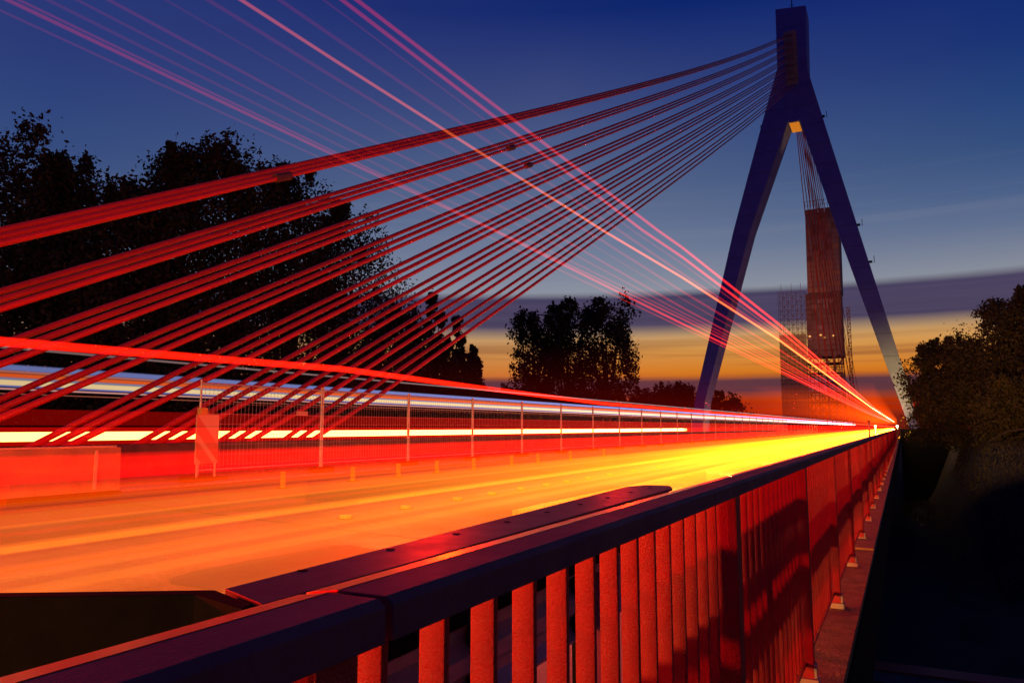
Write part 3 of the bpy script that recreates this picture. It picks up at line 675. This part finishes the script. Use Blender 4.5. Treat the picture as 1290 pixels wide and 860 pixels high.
# ------------------------------------------------------------------ light trails: lamps of passing traffic, as glowing air along their paths
def trail(pts, r, color, dens, label, group=None, n=8):
    o = MB().tube(pts, r, 7).obj('light_trail', glow_mat(color, dens)); tag(o, label, 'light trail', group); return o
def trail_box(x0, x1, z0, z1, color, dens, label, y0=YB, y1=400, group=None, name='light_trail', kind=None):
    o = MB().box(x0, x1, y0, y1, z0, z1).obj(name, glow_mat(color, dens)); tag(o, label, 'light trail', group, kind); return o
TT = [
 ('8a', [(-2.92, -30), (-2.92, 3.4), (-2.94, 9.5), (-2.88, 11.3), (-2.82, 21.1), (-3.5, 110), (-3.5, 420)], .019,  (1, .022, .012), 5.5, 'lower of the two bright pink light trails entering at the top centre of the sky'),
 ('8b', [(-2.87, -30), (-2.84, 3.4), (-2.76, 9.6), (-2.72, 10.7), (-2.66, 19.9), (-3.2, 110), (-3.3, 420)], .019,  (1, .022, .012), 6, 'upper of the two bright pink light trails entering at the top centre of the sky'),
 ('6', [(-3.46, -30), (-3.47, 4.0), (-3.41, 9.3), (-3.29, 12.9), (-3.16, 23.6), (-3.6, 120), (-3.6, 420)], .017,  (1, .14, .03), 11, 'orange brightest light trail crossing the blue sky'),
 ('7', [(-3.29, -30), (-3.26, 3.8), (-3.22, 9.3), (-3.2, 12.7), (-3.05, 22.8), (-3.5, 115), (-3.5, 420)], .019,  (1, .022, .025), 1.3, 'faint violet light trail just above the orange one'),
 ('5', [(-3.64, -30), (-3.65, 4.3), (-3.61, 9.2), (-3.64, 14.3), (-3.57, 26.5), (-4.1, 130), (-4.1, 420)], .019,  (1, .022, .025), 1.3, 'faint violet light trail just below the orange one'),
 ('3', [(-4.22, -30), (-4.19, 4.9), (-4.06, 8.9), (-4.15, 16.4), (-4.09, 30.3), (-4.9, 140), (-4.9, 420)], .016,   (1, .022, .02), 1.9, 'soft pink light trail halfway between the orange and the lowest ones'),
 ('1', [(-4.88, -30), (-4.73, 5.6), (-4.7, 8.6), (-4.82, 18.8), (-4.91, 36.2), (-5.6, 150), (-5.6, 420)], .018,  (1, .022, .016), 4.6, 'lowest and brightest pink light trail entering from the upper left corner'),
 ('2', [(-4.80, -30), (-4.67, 5.5), (-4.67, 8.6), (-4.60, 18), (-4.64, 34.3), (-5.4, 150), (-5.4, 420)], .013,  (1, .022, .016), 4, 'thinner pink light trail right above the lowest bright one'),
 ('4', [(-4.57, -30), (-4.52, 5.3), (-4.53, 8.7), (-4.47, 17.5), (-4.40, 32.6), (-5.2, 145), (-5.2, 420)], .016,  (1, .022, .025), 1.4, 'faintest pink light trail above the pair from the upper left'),
 ('9', [(-4.98, -30), (-4.90, 5.6), (-4.92, 8.6), (-5.0, 18.8), (-5.1, 36.2), (-5.8, 150), (-5.8, 420)], .012, (1, .022, .016), 2.6, 'thin red light trail closely below the lowest bright one'),
 ('10', [(-4.42, -30), (-4.36, 5.0), (-4.28, 9.0), (-4.33, 16.4), (-4.25, 31), (-5.0, 140), (-5.0, 420)], .013, (1, .022, .018), 1.9, 'thin red light trail just below the soft pink one'),
 ('11', [(-3.02, -30), (-3.02, 3.5), (-3.06, 9.5), (-3.0, 12), (-2.95, 21), (-3.4, 110), (-3.4, 420)], .010, (1, .022, .012), 2.2, 'hair thin red light trail under the two bright pink ones'),
 ('12', [(-3.9, -30), (-3.88, 4.5), (-3.82, 9), (-3.86, 15), (-3.8, 28), (-4.4, 135), (-4.4, 420)], .012, (1, .022, .018), 1.2, 'hair thin red light trail between the orange and the soft pink one')]
for nme, pts, r_, c_, d_, lab in TT:
    dense = []
    for (xa, ya), (xb, yb) in zip(pts[:-1], pts[1:]):
        for q in range(6): dense.append((xa+(xb-xa)*q/6, ya+(yb-ya)*q/6))
    dense.append(pts[-1])
    rr = [r_*float(np.interp(y, [3, 8, 14, 25, 50, 110, 200], [.75, 1.0, 1.4, 1.9, 2.2, 2.6, 3.0])) for x, y in dense]
    trail([(x, y, 4.0) for x, y in dense], rr, c_, d_, lab, 'light trails of high lorry lamps')
# bright red brake light trail
trail([(-3.6, -30, 1.79), (-3.6, 2, 1.785), (-3.6, 4.3, 1.82), (-3.6, 6.25, 1.78), (-3.6, 9.7, 1.72), (-3.6, 40, 1.68), (-3.6, 420, 1.68)], .024, (1, .008, .002), 40, 'broad glowing red light trail crossing low in front of the stays')
# tail light bands of the near lanes
NEAR = 'light trails of cars on the near road'
trail_box(-8.7, -8.5, 1.42, 1.60, (1, .003, .0), .6, 'dull red light band running just above the white headlight trail', group=NEAR)
trail_box(-8.5, -8.3, 1.20, 1.40, (1, .003, .0), 1.6, 'deep red light band between the dull one and the white headlight trail', group=NEAR)
trail_box(-8.6, -7.0, .62, 1.10, (1, .002, .0), .42, 'pure red light band in front of the median barrier', group=NEAR)
trail_box(-7.0, -5.4, .40, .90, (1, .13, .001), .19, 'orange red light band over the middle of the road', group=NEAR)
trail_box(-5.4, -5.0, .62, .86, (1, .22, .003), .5, 'yellow light band over the right lane, farther from the railing', group=NEAR)
trail_box(-4.1, -3.5, .52, .82, (1, .27, .03), .22, 'yellow white light band over the right lane beside the walkway', group=NEAR)
trail_box(-5.0, -4.0, .26, .66, (1, .15, .002), .30, 'wide amber light band low over the right lane', group=NEAR)
trail_box(-3.6, -2.6, .12, .56, (1, .16, .006), .50, 'broad orange light band lowest and nearest the walkway', group=NEAR)
for i, y in enumerate((7, 11, 14, 18, 22, 27, 33, 40)):
    trail_box(-6.4+.1*i, -3.6-.05*i, .20+.03*i, .80-.01*i, (1, .80, .0), .016+.002*i, 'broad yellow light trail growing brighter down the road', y0=y, group=NEAR)
trail_box(-3.155, -3.135, .80, .82, (1, .34, .02), 4.0, 'thin bright yellow light line nearest the walkway', group=NEAR)
for i in range(34):
    x = random.uniform(-8.4, -3.3); z = random.uniform(.30, .95) if i % 3 else random.uniform(.9, 1.1); wx = random.uniform(.03, .16); wz = random.uniform(.02, .07)
    g = random.uniform(.10, .34) if x > -7 and z < .9 else .004
    trail_box(x-wx/2, x+wx/2, z, z+wz, (1, g, g*.06), random.uniform(.5, 1.6)*(.8 if g > .01 else 1.0), 'soft orange to red light trail over the near road' if g > .01 else 'soft red light trail over the near road', group=NEAR)
trail_box(-9.6, -3.0, 1.73, 2.6, (1, .012, .0), .0020, 'faint red glow hanging over the road towards the horizon', y0=10, group=None, name='red_glow', kind='stuff')
trail_box(-12, -2.0, 2.62, 5.2, (1, .07, .0), .0080, 'orange red glow over the far end of the road near the pylon', y0=70, y1=400, group=None, name='red_glow', kind='stuff')
# opposite carriageway
OPP = 'light trails of the oncoming traffic'
def opp(z0, z1, c, d, lab): trail_box(-20.4, -19.8, z0, z1, c, d, lab, y0=-20, group=OPP)
opp(2.84, 2.98, (.35, .42, 1), .5, 'pale blue streak at the top of the oncoming bus light trails')
opp(2.78, 2.83, (1, .30, .22), .6, 'narrow pinkish streak under the blue one of the oncoming traffic')
opp(2.66, 2.76, (1, .13, .02), .9, 'orange streak in the middle of the oncoming bus light trails')
opp(2.60, 2.655, (.5, .5, .8), .5, 'grey blue streak between the orange and the cream one')
opp(2.46, 2.595, (1, .72, .36), 1.0, 'broad cream white streak of the oncoming bus windows')
opp(2.42, 2.455, (.3, .3, 1), .6, 'deep blue edge under the cream streak of the oncoming traffic')
opp(2.35, 2.385, (1, .45, .4), .9, 'thin pink line under the oncoming bus window streaks')
opp(2.24, 2.255, (1, .25, .15), .6, 'hair thin red line lowest of the oncoming window streaks')
opp(3.40, 3.42, (.6, .35, .35), 1.2, 'hair thin grey line high above the oncoming window streaks')
trail_box(-19.6, -19.0, 1.05, 1.28, (1, .5, .12), 6, 'blazing white headlight trail of the oncoming cars behind the stays', y0=-20, y1=75, group=OPP)
print('polys', sum(len(m.polygons) for m in bpy.data.meshes))
